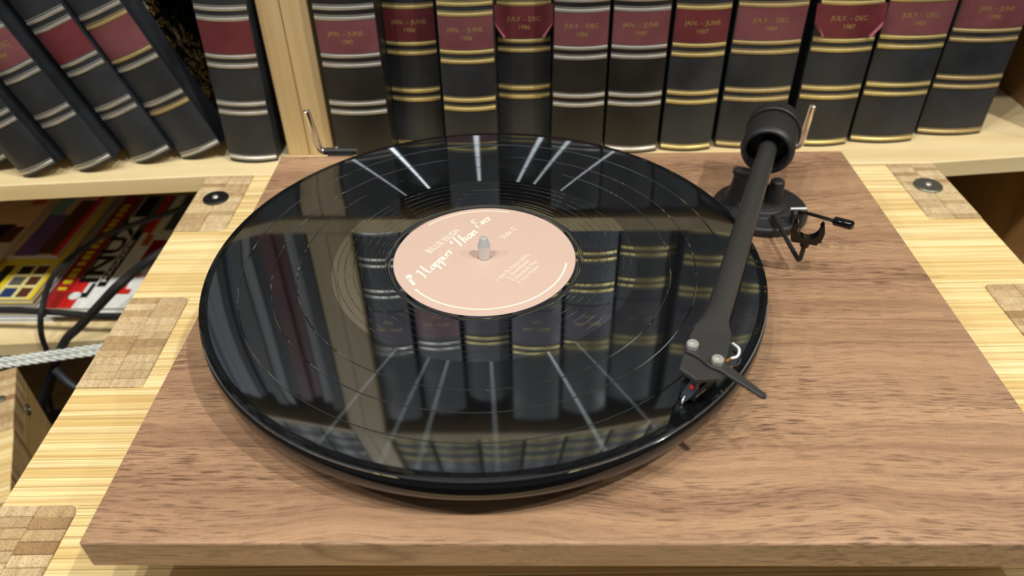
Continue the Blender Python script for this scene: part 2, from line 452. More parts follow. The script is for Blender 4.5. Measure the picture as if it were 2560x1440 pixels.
# ------------------------------------------------------------------ bound volumes
def arc_y(x, wd, sag): return sag * ((x - wd / 2) / (wd / 2)) ** 2
def cover_mesh(wd, d, h, sag):
    t = 0.0026; O, I = [], []
    side = [(0, d), (0, 0.016), (0.0011, 0.0125), (0.0011, 0.0095), (0.0, sag + 0.0008)]
    O += side
    n = 12
    for i in range(n + 1):
        x = wd * i / n; O.append((x, arc_y(x, wd, sag)))
    O += [(wd - x, y) for x, y in side[::-1]]
    k = len(side)
    for j, (x, y) in enumerate(O):
        if j < k: I.append((x + t, max(y, sag + t)))
        elif j >= len(O) - k: I.append((x - t, max(y, sag + t)))
        else: I.append((min(max(x, t), wd - t), y + t))
    m = len(O)
    V = [(x, y, 0) for x, y in O] + [(x, y, 0) for x, y in I] + [(x, y, h) for x, y in O] + [(x, y, h) for x, y in I]
    F = []
    for i in range(m - 1):
        F += [(i, i + 1, 2 * m + i + 1, 2 * m + i), (m + i + 1, m + i, 3 * m + i, 3 * m + i + 1),
              (i + 1, i, m + i, m + i + 1), (2 * m + i, 2 * m + i + 1, 3 * m + i + 1, 3 * m + i)]
    F += [(0, 2 * m, 3 * m, m), (m - 1, 2 * m - 1, 4 * m - 1, 3 * m - 1)]
    return V, F
def strip_on_spine(wd, sag, z0, z1, out, x0=None, x1=None, n=12, round_=True):
    """thin raised strip following the spine"""
    x0 = wd * 0.015 if x0 is None else x0; x1 = wd * 0.985 if x1 is None else x1
    rings = []
    for i in range(n + 1):
        x = x0 + (x1 - x0) * i / n; y = arc_y(min(max(x, 0), wd), wd, sag)
        zc = (z0 + z1) / 2
        if round_:
            rings.append([(x, y + 0.0003, z0), (x, y - out * 0.8, z0 + (z1 - z0) * 0.22), (x, y - out, zc), (x, y - out * 0.8, z1 - (z1 - z0) * 0.22), (x, y + 0.0003, z1)])
        else:
            rings.append([(x, y + 0.0003, z0), (x, y - out, z0), (x, y - out, z1), (x, y + 0.0003, z1)])
    return loft(rings)
def spine_text(lines, wd, sag, out):
    ms = []
    for s, zb, size, maxw in lines:
        v, f = text2d(s, size, 1.02, 0.0, 0.0)
        wid = max(x for x, _ in v) - min(x for x, _ in v)
        k = min(1.0, maxw / wid)
        ms.append(([(wd / 2 + x * k, arc_y(wd / 2 + x * k, wd, sag) - out, zb + y) for x, y in v], f))
    return join(*ms)
def book(label, wd, loc, lean=0.0, h=0.195, d=0.175, bands=('gold',) * 4, lab='maroon', text=None, group=None,
         lz=(0.0952, 0.1212), pairs=(0.0455, 0.0855, 0.1225), leather_='leather', marb=True, sag=0.0042, detail=True, peel=False, xoff=0.0):
    t = thing('bound_volume', label, 'book', loc, (0, -lean, 0), group)
    def p(name, m, mat, par=t, **kw): return ob(name, m, mat, par, world=False, **kw)
    cov = p('cover', cover_mesh(wd, d, h, sag), M[leather_], smooth=True, ang=40)
    p('page_block', box(0.0027, wd - 0.0027, sag + 0.003, d - 0.004, 0.003, h - 0.003), M['pages'])
    if marb:
        for x0, x1 in ((-0.0003, 0.0005), (wd - 0.0005, wd + 0.0003)):
            p('marbled_side', prism([(x0, 0.030), (x1, 0.030), (x1, d - 0.001), (x0, d - 0.001)], 0.0015, h - 0.0015), M['marble'])
    bm = [M[b] for b in bands]
    p('gold_band' if 'gold' in bands[0] else 'silver_band', join(strip_on_spine(wd, sag, 0.0018, 0.0052, 0.0007), strip_on_spine(wd, sag, 0.0059, 0.0066, 0.0003, round_=False)), bm[0])
    for i, z in enumerate(pairs):
        for k, dz in enumerate((0.0, 0.0078)):
            mat = bm[(i + 1 + k) % len(bm)] if len(set(bands)) > 1 else bm[0]
            nm = 'silver_band' if mat is M['silver'] else 'gold_band'
            zc = z + dz
            p(nm, join(strip_on_spine(wd, sag, zc - 0.0023, zc + 0.0011, 0.0009), strip_on_spine(wd, sag, zc + 0.0016, zc + 0.0023, 0.0003, round_=False)), mat)
    if lab:
        if peel:
            # label lifted off at both lower corners
            n = 12; z0, z1 = lz; rings = []
            for i in range(n + 1):
                u = i / n; x = -0.002 + (wd + 0.004) * u
                e = max(0, abs(u - 0.5) * 2 - 0.72) / 0.28
                zb = z0 + e * 0.011
                yy = arc_y(min(max(x, 0), wd), wd, sag)
                o1 = 0.0005 + 0.0035 * e
                rings.append([(x, yy - o1 + 0.0004, zb), (x, yy - o1, zb), (x, yy - 0.0005, z1), (x, yy, z1)])
            lb = p('title_label', loft(rings), M[lab], smooth=True)
            for sx in (0, 1):
                c = [(0.001, -0.0042, z0 + 0.0105), (0.0062, -0.0012, z0 + 0.0004), (0.0072, 0.0002, z0 + 0.0016), (-0.001, 0.0005, z0 + 0.0125)]
                if sx: c = [(wd - x, y, z) for x, y, z in c]
                q = [(x, y - 0.0005, z) for x, y, z in c] + [(x, y, z) for x, y, z in c]
                p('peeled_corner', (q, [(0, 1, 2, 3), (7, 6, 5, 4), (0, 4, 5, 1), (1, 5, 6, 2), (2, 6, 7, 3), (3, 7, 4, 0)]), M['pinkback'], lb)
        else:
            lb = p('title_label', strip_on_spine(wd, sag, lz[0], lz[1], 0.0004, round_=False), M[lab])
        if text:
            z0, z1 = lz; hh = z1 - z0
            p('lettering', spine_text([(text[0], z0 + hh * 0.53, 0.0052, wd * 0.70), (text[1], z0 + hh * 0.29, 0.0048, wd * 0.34)], wd, sag, 0.00055), M['letter'], lb)
    return t

ORD = 'first second third fourth fifth sixth seventh eighth ninth tenth eleventh twelfth thirteenth fourteenth fifteenth sixteenth seventeenth eighteenth nineteenth twentieth twenty-first twenty-second twenty-third twenty-fourth'.split()
thin_n = ['grey', 'dark', 'maroon', 'blue-grey', 'charcoal']
G4 = ('gold',) * 4; SV = ('silver',) * 4; DG = ('dullgold',) * 4
grp = 'bound volumes on the shelf behind the turntable'
ROW = [
 (0.0235, 0.0478, 0.3960, SV, 'maroon', ('JAN. – JUNE.', '1985'), 'black volume with silver bands, lettered JAN. JUNE 1985, right beside the oak upright', 'leather_black', False),
 (0.0716, 0.0415, 0.4210, G4, 'maroon_deep', ('JAN. – JUNE', '1986'), 'gold banded volume set back, deep maroon label, second from the oak upright', 'leather', False),
 (0.1170, 0.0437, 0.4010, G4, 'maroon', ('JAN. – JUNE.', '1986'), 'gold banded volume standing forward, faded maroon label JAN. JUNE 1986, third from the oak upright', 'leather', False),
 (0.1617, 0.0442, 0.4245, G4, 'maroon_deep', ('JULY – DEC', '1986'), 'gold banded volume set back, its label JULY DEC 1986 peeling at both corners', 'leather', True),
 (0.2070, 0.0434, 0.4065, SV, 'maroon', ('JULY – DEC', '1986'), 'black volume with silver bands, lettered JULY DEC 1986', 'leather_black', False),
 (0.2526, 0.0448, 0.4070, SV, 'maroon', ('JAN. – JUNE.', '1987'), 'black volume with silver bands, lettered JAN. JUNE 1987', 'leather_black', False),
 (0.3010, 0.0432, 0.4095, G4, 'maroon_deep', ('JAN. – JUNE', '1987'), 'gold banded volume lettered JAN. JUNE 1987, just left of the tonearm counterweight', 'leather', False),
 (0.3492, 0.0552, 0.4135, DG, 'maroon', ('JULY. – DEC.', '1987'), 'thick volume with dull gold bands directly behind the tonearm counterweight', 'leather', False),
 (0.4132, 0.0498, 0.4160, G4, 'maroon_deep', ('JULY. – DEC.', '1987'), 'gold banded volume with label lifting at its edges, behind the right chrome hinge wire', 'leather', True),
 (0.4680, 0.0540, 0.4210, G4, 'maroon', ('JULY. – DEC.', '1987'), 'gold banded volume with flat faded label JULY DEC 1987, second from the right end', 'leather', False),
 (0.5312, 0.0566, 0.4340, DG, 'maroon', ('JAN. – JUNE', '1988'), 'thick dull gold banded volume at the right end of the lower row', 'leather', False),
]
for x, wd, y, bd, lb, tx, lab, le, pl in ROW:
    book(lab, wd, (x, y, ZS + 0.0002), 0, bands=bd, lab=lb, text=tx, group=grp, leather_=le, peel=pl, d=0.185)
book('dark silver banded volume standing nearly upright against the left side of the oak upright', 0.0412, (-0.0708, 0.396, -0.0404), R(-1.9), bands=SV, lab='maroon_deep', text=None, group=grp, d=0.18)
LEAN = [(-0.1144, 0.4017, 0.0395, ('silver', 'dullgold', 'silver', 'dullgold'), 'maroon', 'tilted volume with pale gold bands and scuffed maroon label, nearest the upright one'),
        (-0.1535, 0.3968, 0.0363, SV, 'maroon_deep', 'tilted dark volume with worn silver bands and scratched dark maroon label, third from oak upright'),
        (-0.1992, 0.3857, 0.0356, SV, 'maroon', 'tilted dark volume pulled forward with its side cover showing, fourth from the oak upright'),
        (-0.2460, 0.3800, 0.0360, SV, 'maroon', 'tilted dark volume cut by the left picture edge, only its lower bands showing'),
        (-0.2930, 0.3950, 0.0360, SV, 'maroon', 'tilted dark volume in the left corner, only its foot in sight')]
for x, y, wd, bd, lb, lab in LEAN:
    book(lab, wd, (x, y, shelf_z(x) + 0.0003), R(20.6), bands=bd, lab=lb, text=('JULY – DEC', '1984') if x < -0.16 else None, group=grp, marb=True, d=0.17, h=0.195)
# volumes on the two shelves above (seen mirrored in the record)
x = 0.0195
for i in range(11):
    wd = (0.043, 0.047, 0.049, 0.051, 0.050, 0.056, 0.058, 0.052, 0.056, 0.054, 0.056)[i]
    bd = SV if i in (0, 1) else G4
    book('tall volume mirrored in the record, %s from the upright on the shelf above' % ORD[i], wd, (x, 0.412 + 0.008 * ((i * 7) % 3), 0.1778), 0, h=0.265, bands=bd,
         lab='maroon' if i == 1 else 'plum', text=('JAN. – JUNE', '19%d' % (76 + i // 2)), pairs=(0.0345, 0.0735, 0.152), lz=(0.1010, 0.1440),
         group='tall volumes on the shelf above', marb=False, d=0.19)
    x += wd + 0.0035
x = 0.0200
for i in range(11):
    wd = 0.047 + 0.006 * ((i * 5) % 3) / 2
    book('volume mirrored near the record rim, %s from the upright on the topmost shelf' % ORD[i], wd, (x, 0.413, 0.4733), 0, h=0.23, bands=G4, lab='plum', pairs=(0.011, 0.041, 0.075), lz=(0.0875, 0.123),
         group='volumes on the topmost shelf', marb=False, d=0.18, leather_='leather')
    x += wd + 0.0045
x = -0.0275
for i in range(9):
    wd = 0.044 + 0.005 * ((i * 4) % 3); x -= wd
    book('volume mirrored near the record rim, %s left of the upright on the topmost shelf' % ORD[i], wd, (x, 0.415, 0.4733), 0, h=0.22, bands=SV, lab='plum', pairs=(0.012, 0.040, 0.075), lz=(0.0875, 0.118),
         group='volumes on the topmost left shelf', marb=False, d=0.18, leather_='leather')
    x -= 0.003
# thin files and magazines on the left shelf above (mirrored in the record)
thin_m = [plain('grey_card', (150, 152, 156), 0.5), plain('dark_card', (44, 46, 50), 0.5), M['maroon_deep'], plain('blue_grey_card', (120, 134, 150), 0.5), plain('charcoal_card', (96, 96, 96), 0.5)]
x = -0.0275
pat = [1, 0, 2, 2, 1, 0, 4, 3, 1, 0, 0, 3, 1, 4, 2, 0, 1, 3, 0, 1, 4, 0, 2, 1]
for i in range(24):
    wd = 0.009 + 0.009 * random.random(); x -= wd
    t = thing('slim_file', 'slim %s file mirrored in the record, %s from the upright on the left shelf' % (thin_n[pat[i]], ORD[i]), 'file', (x, 0.418 + 0.012 * random.random(), 0.1778), group='slim files on the left shelf above')
    hh = 0.235 + 0.03 * random.random()
    ob('cover', join(box(0, 0.0012, 0, 0.21, 0, hh), box(wd - 0.0018, wd - 0.0006, 0, 0.21, 0, hh), box(0, wd - 0.0006, -0.0012, 0, 0, hh)), thin_m[pat[i]], t, world=False)
    ob('page_block', box(0.0013, wd - 0.0019, 0.001, 0.207, 0.001, hh - 0.003), M['pages'], t, world=False)
    x -= 0.0008

# ================================================================== BAMBOO STAND
bs = thing('bamboo_stand', 'pale bamboo finger jointed stand carrying the turntable, against the shelf edge', 'stand', (-0.0825, 0.3745, ZS), (0, 0, R(0.95)))
# local frame: +x along the back edge, -y towards the viewer, z=0 is the top
BW = 0.6065; IN = 0.0392
VB = [0.0, 0.083, 0.1625, 0.2455, 0.3265, 0.4085]
TH = 0.02
for zi in range(5):
    v0, v1 = VB[zi], VB[zi + 1]; n = 14; p = (v1 - v0) / n
    longz = zi % 2 == 1
    x0, x1 = (0.0, BW) if longz else (IN, BW - IN)
    me = None
    for k in range(n):
        o = ob('bamboo_strip', box(x0, x1, -p / 2 + 0.00013, p / 2 - 0.00013, -TH, 0, 0.00042), M['bamboo'], bs, world=False, me=me)
        me = o.data; o.location = (0, -(v0 + p * (k + 0.5)), 0)
    if not longz:
        rr = 0.0045
        for side in (0, 1):
            for col, rows in ((0, 13), (1, 12)):
                q = (v1 - v0 - 0.0004) / rows
                a, b = (0.0, IN * 0.5) if col == 0 else (IN * 0.5, IN)
                if side: a, b = BW - b, BW - a
                me2 = None
                for k in range(rows):
                    yc = -(v0 + 0.0002 + q * (k + 0.5))
                    last = k == rows - 1 and zi < 4; first = k == 0 and zi > 0
                    zt = 0.0007
                    if col == 1 and (last or first):
                        # rounded inner corner
                        s = 1 if not side else -1; xin = b if not side else a; xo = a if not side else b
                        ysg = -1 if last else 1; ye = ysg * (q / 2 - 0.00006)
                        arc = [(xin - s * rr * (1 - math.cos(t)), ye - ysg * rr * (1 - math.sin(t))) for t in [R(d) for d in (0, 22, 45, 68, 90)]]
                        poly = [(xo, -ye), (xin, -ye)] + arc + [(xo, ye)]
                        o = ob('end_grain_block', prism(poly, -TH, zt, 0.0007), M['endgrain'], bs, world=False)
                        fil = [(xin, ye)] + arc
                        g = ob('bamboo_fillet', prism(fil, -TH, -0.0001), M['bamboo'], bs, world=False); g.location = (0, yc, 0)
                    else:
                        ff = box(a + 0.00010, b - 0.00010, -q / 2 + 0.00016, q / 2 - 0.00016, -TH, zt, 0.00045)
                        o = ob('end_grain_block', ff, M['endgrain'], bs, world=False, me=me2); me2 = o.data
                    o.location = (0, yc, 0)
ob('top_panel', box(IN, BW - IN, -0.4075, -0.001, -0.040, -TH), M['bamboo'], bs, world=False)
for a in (0.0, BW - IN):
    ob('side_panel', box(a, a + IN, -0.4085, 0.0, FZ - ZS, -TH), M['bamboo_y'], bs, world=False)
for (u, v_), rad, mt in (((0.0187, 0.0376), 0.0100, 'deepblack'), ((0.5860, 0.0370), 0.0108, 'zinc')):
    wz = 0.0007
    wr = ob('washer', lathe([(0, wz), (rad, wz), (rad, wz + 0.0010), (rad - 0.0006, wz + 0.0016), (0.0030, wz + 0.0016), (0.0026, wz + 0.0010), (0, wz + 0.0010)], 40, (u, -v_, 0)), M[mt], bs, world=False, smooth=True)
    ob('screw_head', lathe([(0.0024, wz + 0.0008), (0.0024, wz + 0.0019), (0.0018, wz + 0.0026), (0.0009, wz + 0.0027), (0.0007, wz + 0.0018), (0, wz + 0.0018)], 20, (u, -v_, 0)), M['steel'], wr, world=False, smooth=True)

# second, lower bamboo unit at the lower left
b2 = thing('bamboo_stand', 'lower bamboo finger jointed unit at the bottom left corner, turned at an angle', 'stand', (-0.278, 0.309, -0.20), (0, 0, R(26.4)))
# local: corner at origin, -y along its right edge (towards viewer), -x along its back edge
VB2 = [0.0, 0.080, 0.160, 0.240, 0.320]
for zi in range(4):
    v0, v1 = VB2[zi], VB2[zi + 1]
    if zi % 2:
        n = 14; p = (v1 - v0) / n; me = None
        for k in range(n):
            o = ob('bamboo_strip', box(-0.30, 0, -p / 2 + 0.00006, p / 2 - 0.00006, -0.02, 0, 0.0002), M['bamboo'], b2, world=False, me=me); me = o.data
            o.location = (0, -(v0 + p * (k + 0.5)), 0)
    else:
        n = 14; p = (v1 - v0) / n; me = None
        for k in range(n):
            o = ob('bamboo_strip', box(-0.30, -0.0392, -p / 2 + 0.00006, p / 2 - 0.00006, -0.02, 0, 0.0002), M['bamboo'], b2, world=False, me=me); me = o.data
            o.location = (0, -(v0 + p * (k + 0.5)), 0)
        n = 11; p = (v1 - v0 - 0.0005) / n
        for a, b in ((-0.0392, -0.0196), (-0.0196, 0.0)):
            me = None
            for k in range(n):
                o = ob('end_grain_block', box(a + 0.00006, b - 0.00006, -p / 2 + 0.00006, p / 2 - 0.00006, -0.02, 0.0007, 0.0003), M['endgrain'], b2, world=False, me=me); me = o.data
                o.location = (0, -(v0 + p * (k + 0.5)), 0)
ob('side_panel', box(-0.0392, 0.0, -0.32, 0.0, FZ + 0.20, -0.02), M['bamboo_y'], b2, world=False)
# end grain of the top board showing in the side face below the second finger
for k in range(14):
    p = 0.080 / 14
    ob('end_grain_block', box(-0.002, 0.0005, -0.080 - p * (k + 1) + 0.0001, -0.080 - p * k - 0.0001, -0.040, -0.0002), M['endgrain'], b2, world=False)
sx = Vector((1, 0, 0))
ob('screw_head', lathe([(0.0056, 0), (0.0056, 0.0012), (0.0046, 0.0022), (0.0026, 0.0024), (0.0022, 0.0010), (0, 0.0010)], 24, (0.0, -0.034, -0.023), (1, 0, 0)), M['zinc'], b2, world=False, smooth=True)
ob('screw_head', lathe([(0.004, 0.0007), (0.004, 0.0017), (0.0030, 0.0023), (0, 0.0023)], 24, (-0.0110, -0.0395, 0)), M['zinc'], b2, world=False, smooth=True)

# ================================================================== TURNTABLE
tt = thing('turntable', 'walnut turntable with black platter and black tonearm standing on the bamboo stand', 'turntable', (0.21, 0.165, ZS))
PT = 0.0168
pl = ob('plinth', box(0, 0.42, 0, 0.33, -PT, 0), M['walnut'], tt, bevel=0.0012, bseg=3)
for fx, fy in ((0.045, 0.045), (0.375, 0.045), (0.045, 0.285), (0.375, 0.285)):
    ob('foot', lathe([(0, ZS + 0.0002), (0.019, ZS + 0.0002), (0.0205, ZS + 0.003), (0.0205, -PT - 0.003), (0.017, -PT), (0, -PT)], 32, (fx, fy, 0)), M['rubber'], tt, smooth=True)
ob('power_switch', tube([(0.035, 0.0625, -0.0215), (-0.0095, 0.0615, -0.0208), (-0.0118, 0.0614, -0.0207)], [0.0030, 0.0030, 0.0016], 12), M['gloss'], tt, smooth=True)
SX, SY, RZ = 0.1617, 0.1604, 0.0275
ob('platter', lathe([(0, RZ - 0.0021), (0.1485, RZ - 0.0021), (0.1500, RZ - 0.0026), (0.1509, RZ - 0.0036), (0.1513, RZ - 0.0050), (0.1512, RZ - 0.0095), (0.1508, 0.0158), (0.1500, 0.0148), (0.1480, 0.0142), (0.110, 0.0140), (0.110, 0.0120), (0.070, 0.0120), (0.070, 0.0001), (0, 0.0001)], 256, (SX, SY, 0)), M['gloss'], tt, smooth=True, ang=30)
ob('spindle', lathe([(0.00355, RZ - 0.004), (0.00355, RZ + 0.0078), (0.0034, RZ + 0.0080), (0.0026, RZ + 0.0115), (0.0018, RZ + 0.0128), (0.0008, RZ + 0.0132), (0, RZ + 0.0133)], 40, (SX, SY, 0)), M['alu'], tt, smooth=True)
# --- lid hinges
def hinge(xe, xs0, xs1, xtop):
    y = 0.338
    pts = [(xs0, y, -0.0005)]
    sgn = -1 if xe < xs0 else 1
    pts += [(xe - sgn * 0.004, y, -0.0005), (xe - sgn * 0.0012, y, 0.0006), (xe, y, 0.0038)]
    pts += [(xe + (xtop - xe) * k, y, 0.0038 + (0.0325 - 0.0038) * k) for k in (0.33, 0.66, 1.0)]
    hg = ob('lid_hinge', join(tube(catmull(pts, 5), 0.0026, 14, 0, False), lathe([(0.0026, 0), (0.0021, 0.0007), (0, 0.0009)], 14, (xtop, y, 0.0325))), M['chrome'], tt, smooth=True, ang=60)
    a, b = min(xs0, xs1), max(xs0, xs1)
    ob('hinge_sleeve', join(lathe([(0, 0), (0.0026, 0), (0.0028, 0.0004), (0.0028, b - a - 0.0004), (0.0026, b - a), (0, b - a)], 20, (a, y, -0.0005), (1, 0, 0)), box(a + 0.004, b - 0.003, 0.3302, 0.338, -0.010, -0.001)), M['black'], hg, smooth=True)
    ob('set_screw', lathe([(0.0011, 0), (0.0011, 0.0008), (0, 0.0009)], 12, (a + (b - a) * 0.4, y, 0.0021)), M['steel'], hg, smooth=True)
hinge(0.0268, 0.0305, 0.0560, 0.0232)
hinge(0.3915, 0.3880, 0.3610, 0.3935)
# --- arm base
bx, by = 0.3380, 0.2468
base = ob('arm_base', join(
    lathe([(0, 0.0), (0.0300, 0.0), (0.0303, 0.0004), (0.0303, 0.0036), (0.0296, 0.0052), (0.0280, 0.0060), (0.0182, 0.0062), (0.0174, 0.0068), (0.0168, 0.0088), (0.0160, 0.0096), (0, 0.0098)], 72, (bx, by, 0))), M['black'], tt, smooth=True, ang=50)
ob('pivot_post', lathe([(0.0064, 0.0096), (0.0056, 0.0108), (0.0050, 0.0130), (0.0045, 0.0245), (0.0043, 0.0256), (0.0036, 0.0262), (0, 0.0262)], 28, (0.3447, 0.2428, 0)), M['black'], base, smooth=True, ang=50)
def rr_ring(cx, cy, hx, hy, z, ang, n=20, e=3.5):
    out = []
    for i in range(n):
        t = 2 * math.pi * i / n; c_, s_ = math.cos(t), math.sin(t)
        px = hx * math.copysign(abs(c_) ** (2 / e), c_); py = hy * math.copysign(abs(s_) ** (2 / e), s_)
        out.append((cx + px * math.cos(ang) - py * math.sin(ang), cy + px * math.sin(ang) + py * math.cos(ang), z))
    return out
an = R(-20)
ob('pivot_post', loft([rr_ring(0.3225, 0.2512, 0.0082, 0.0085, 0.0060, an), rr_ring(0.3228, 0.2510, 0.0068, 0.0074, 0.0110, an), rr_ring(0.3234, 0.2502, 0.0056, 0.0060, 0.018, an), rr_ring(0.3236, 0.2496, 0.0050, 0.0054, 0.0268, an)]), M['black'], base, smooth=True, ang=50)
ob('post_cap', loft([rr_ring(0.3240, 0.2492, 0.0064, 0.0040, 0.0268, an, e=2.4), rr_ring(0.3240, 0.2492, 0.0068, 0.0044, 0.0282, an, e=2.4), rr_ring(0.3240, 0.2492, 0.0066, 0.0040, 0.0300, an, e=2.4), rr_ring(0.3240, 0.2492, 0.0050, 0.0026, 0.0306, an, e=2.4)]), M['black'], base, smooth=True, ang=50)
ob('gimbal_bridge', box(0.3260, 0.3425, 0.2500, 0.2580, 0.0096, 0.0200, 0.001), M['deepblack'], base)
# --- arm tube, flattened into the headshell
ax = Vector((0.3703, 0.9289, 0)); sdv = Vector((0.9289, -0.3703, 0))
def ell(c, hw, ht, n=24, e=2.0, s=sdv):
    out = []
    for i in range(n):
        t = 2 * math.pi * i / n; c_, s_ = math.cos(t), math.sin(t)
        out.append(tuple(Vector(c) + s * hw * math.copysign(abs(c_) ** (2 / e), c_) + Vector((0, 0, 1)) * ht * math.copysign(abs(s_) ** (2 / e), s_)))
    return out
tube_r = 0.0058
secs = [((0.2668, 0.0760, 0.0452), 0.0088, 0.0013, 5), ((0.2681, 0.0790, 0.0451), 0.0082, 0.0017, 4.5), ((0.2693, 0.0822, 0.0447), 0.0070, 0.0026, 3.6), ((0.2707, 0.0858, 0.0441), 0.0063, 0.0037, 3), ((0.2722, 0.0895, 0.0434), 0.0059, 0.0047, 2.5), ((0.2745, 0.0950, 0.0428), 0.0058, 0.0056, 2.0), ((0.2770, 0.1010, 0.0427), tube_r, tube_r, 2)]
secs += [((0.2913, 0.1370, 0.0424), tube_r, tube_r, 2), ((0.3375, 0.2535, 0.0409), tube_r, tube_r, 2), ((0.3450, 0.2722, 0.0406), tube_r, tube_r, 2)]
ob('arm_tube', loft([ell(*q[:3], e=q[3]) for q in secs]), M['armblack'], tt, smooth=True, ang=60)
hs_poly = [(0.2610, 0.0806), (0.2586, 0.0776), (0.2574, 0.0755), (0.2569, 0.0733), (0.2561, 0.0705), (0.2525, 0.0631), (0.2490, 0.0538), (0.2551, 0.0468), (0.2649, 0.0476), (0.2663, 0.0503), (0.2708, 0.0616), (0.2740, 0.0703), (0.2747, 0.0736), (0.2748, 0.0770), (0.2751, 0.0790)]
hs = ob('headshell', prism(hs_poly, 0.0445, 0.0465, 0.00035), M['armblack'], tt)
s1, s2 = Vector((0.2561, 0.0646)), Vector((0.2649, 0.0550))
def capsule_outline(a, b, ra, rb, tip0, tip1, tw):
    d = (b - a).normalized(); nrm = Vector((-d.y, d.x)); out = []
    for i in range(9):
        t = math.pi / 2 + math.pi * i / 8
        out.append(a + (d * math.cos(t) + nrm * math.sin(t)) * ra)
    for k in (0.25, 0.45, 0.6): out.append(a.lerp(b, k) - nrm * ra * (0.78 if k < 0.6 else 0.85))
    out.append(a.lerp(b, 0.80) - nrm * rb); out.append(b - nrm * rb * 1.0)
    out.append(b + d * 0.0040 - nrm * rb * 0.72)
    out += [tip0, tip0.lerp(tip1, 0.3) + d * 0.0009, tip0.lerp(tip1, 0.7) + d * 0.0009, tip1]
    out.append(b + d * 0.0040 + nrm * rb * 0.70)
    out.append(b + nrm * rb * 0.85); out.append(a.lerp(b, 0.5) + nrm * ra * 0.8)
    return [tuple(p) for p in out]
lift = ob('finger_lift', prism(capsule_outline(s1, s2, 0.0036, 0.0036, Vector((0.2790, 0.0355)), Vector((0.2809, 0.0373)), 0.002), 0.0466, 0.0481, 0.0003), M['armblack'], hs)
for sp_ in (s1, s2):
    ob('cartridge_screw', join(lathe([(0.0023, 0.0481), (0.0026, 0.0483), (0.0026, 0.0503), (0.0023, 0.0507), (0.00165, 0.0507)], 28, (sp_.x, sp_.y, 0)), lathe([(0.00165, 0.0507), (0.0014, 0.0496), (0, 0.0496)], 6, (sp_.x, sp_.y, 0)), lathe([(0.0017, 0.05068), (0.00145, 0.05068)], 28, (sp_.x, sp_.y, 0))), M['steel'], hs, smooth=True, ang=30)
# --- cartridge; frame: f forward, r right
mid = (s1 + s2) / 2
rv = (s2 - s1).normalized(); fv = Vector((rv.y, -rv.x))
if fv.y > 0: fv = -fv
def cp(f, r, z): q = mid + fv * f + rv * r; return (q.x, q.y, z)
def hull8(p): # 8 points bottom4, top4
    return p, [(0, 3, 2, 1), (4, 5, 6, 7), (0, 1, 5, 4), (1, 2, 6, 5), (2, 3, 7, 6), (3, 0, 4, 7)]
def crb(f0, f1, r0, r1, z0, z1):
    return hull8([cp(f0, r0, z0), cp(f0, r1, z0), cp(f1, r1, z0), cp(f1, r0, z0), cp(f0, r0, z1), cp(f0, r1, z1), cp(f1, r1, z1), cp(f1, r0, z1)])
def clow(f0, f1, r0, r1):   # lower step, its foot drawn in towards the record
    return hull8([cp(f0, r0, 0.0310), cp(f0, r1 - 0.0006, 0.0310), cp(f1, r1 - 0.0006, 0.0300), cp(f1, r0, 0.0300), cp(f0, r0, 0.0372), cp(f0, r1, 0.0372), cp(f1, r1, 0.0364), cp(f1, r0, 0.0364)])
cart = ob('cartridge', join(crb(-0.0095, 0.0070, -0.0050, 0.0042, 0.0368, 0.0444), clow(-0.0080, 0.0096, -0.0030, 0.0052)), M['deepblack'], tt)
def face(r, z, off=0.0): f_ = 0.0092 + (0.042 - z) * 0.2222 - off; return cp(f_, r, z)
HO = [(0.0013, 0.0405), (0.0001, 0.0360), (-0.0006, 0.0332), (-0.0010, 0.0292), (-0.0003, 0.0300), (0.0001, 0.0312), (0.0008, 0.0323), (0.0016, 0.0321), (0.0020, 0.0308), (0.0013, 0.0297), (0.0019, 0.0291), (0.0033, 0.0320), (0.0043, 0.0345), (0.0050, 0.0371), (0.0043, 0.0398), (0.0034, 0.0415)]
nH = len(HO)
hold = ob('stylus_holder', ([face(r_, z_) for r_, z_ in HO] + [face(r_, z_, 0.0022) for r_, z_ in HO],
    [tuple(range(nH)), tuple(range(nH, 2 * nH))[::-1]] + [(i, (i + 1) % nH, nH + (i + 1) % nH, nH + i) for i in range(nH)]), M['bluegrey'], cart)
nz = Vector((fv.x, fv.y, 0.2222)).normalized()
dc = Vector(face(0.0029, 0.0379))
ob('dot_rim', lathe([(0, 0.0), (0.0017, 0.0), (0.0016, 0.00022), (0, 0.00025)], 28, dc, tuple(nz)), M['black'], cart)
ob('red_dot', lathe([(0, 0.0002), (0.00118, 0.0002), (0.00112, 0.0005), (0, 0.0006)], 28, dc, tuple(nz)), M['red'], cart)
ob('stylus', join(tube([cp(0.0100, 0.0006, 0.0315), cp(0.0128, 0.0010, 0.0298)], 0.00045, 8), lathe([(0.0006, 0.0024), (0.0004, 0.0008), (0, 0.0001)], 8, cp(0.0126, 0.0010, RZ))), M['white'], cart)
v2, f2 = text2d('ortofon', 0.0021, 1.0, 0.25)
ob('lettering', ([cp(0.0064 - x_, 0.0054, 0.0329 + y_ * 1.05 + x_ * -0.02) for x_, y_ in v2], f2), M['white'], cart)
for k, (r0, z0) in enumerate(((0.0052, 0.0420), (0.0064, 0.0380))):
    ob('contact_pin', tube([cp(-0.0090, r0, z0), cp(-0.0122, r0 + 0.0005, z0)], 0.0007, 10), M['brass'], cart, smooth=True)
    ob('contact_wire', tube([cp(-0.0120, r0 + 0.0004, z0), cp(-0.0150, r0 + 0.0020, z0 + 0.0006), cp(-0.0180, r0 + 0.0005, z0 + 0.002), cp(-0.0200, r0 - 0.004, z0 + 0.001)], 0.0006, 8, 5), M['white'] if k == 0 else M['deepblack'], cart, smooth=True)
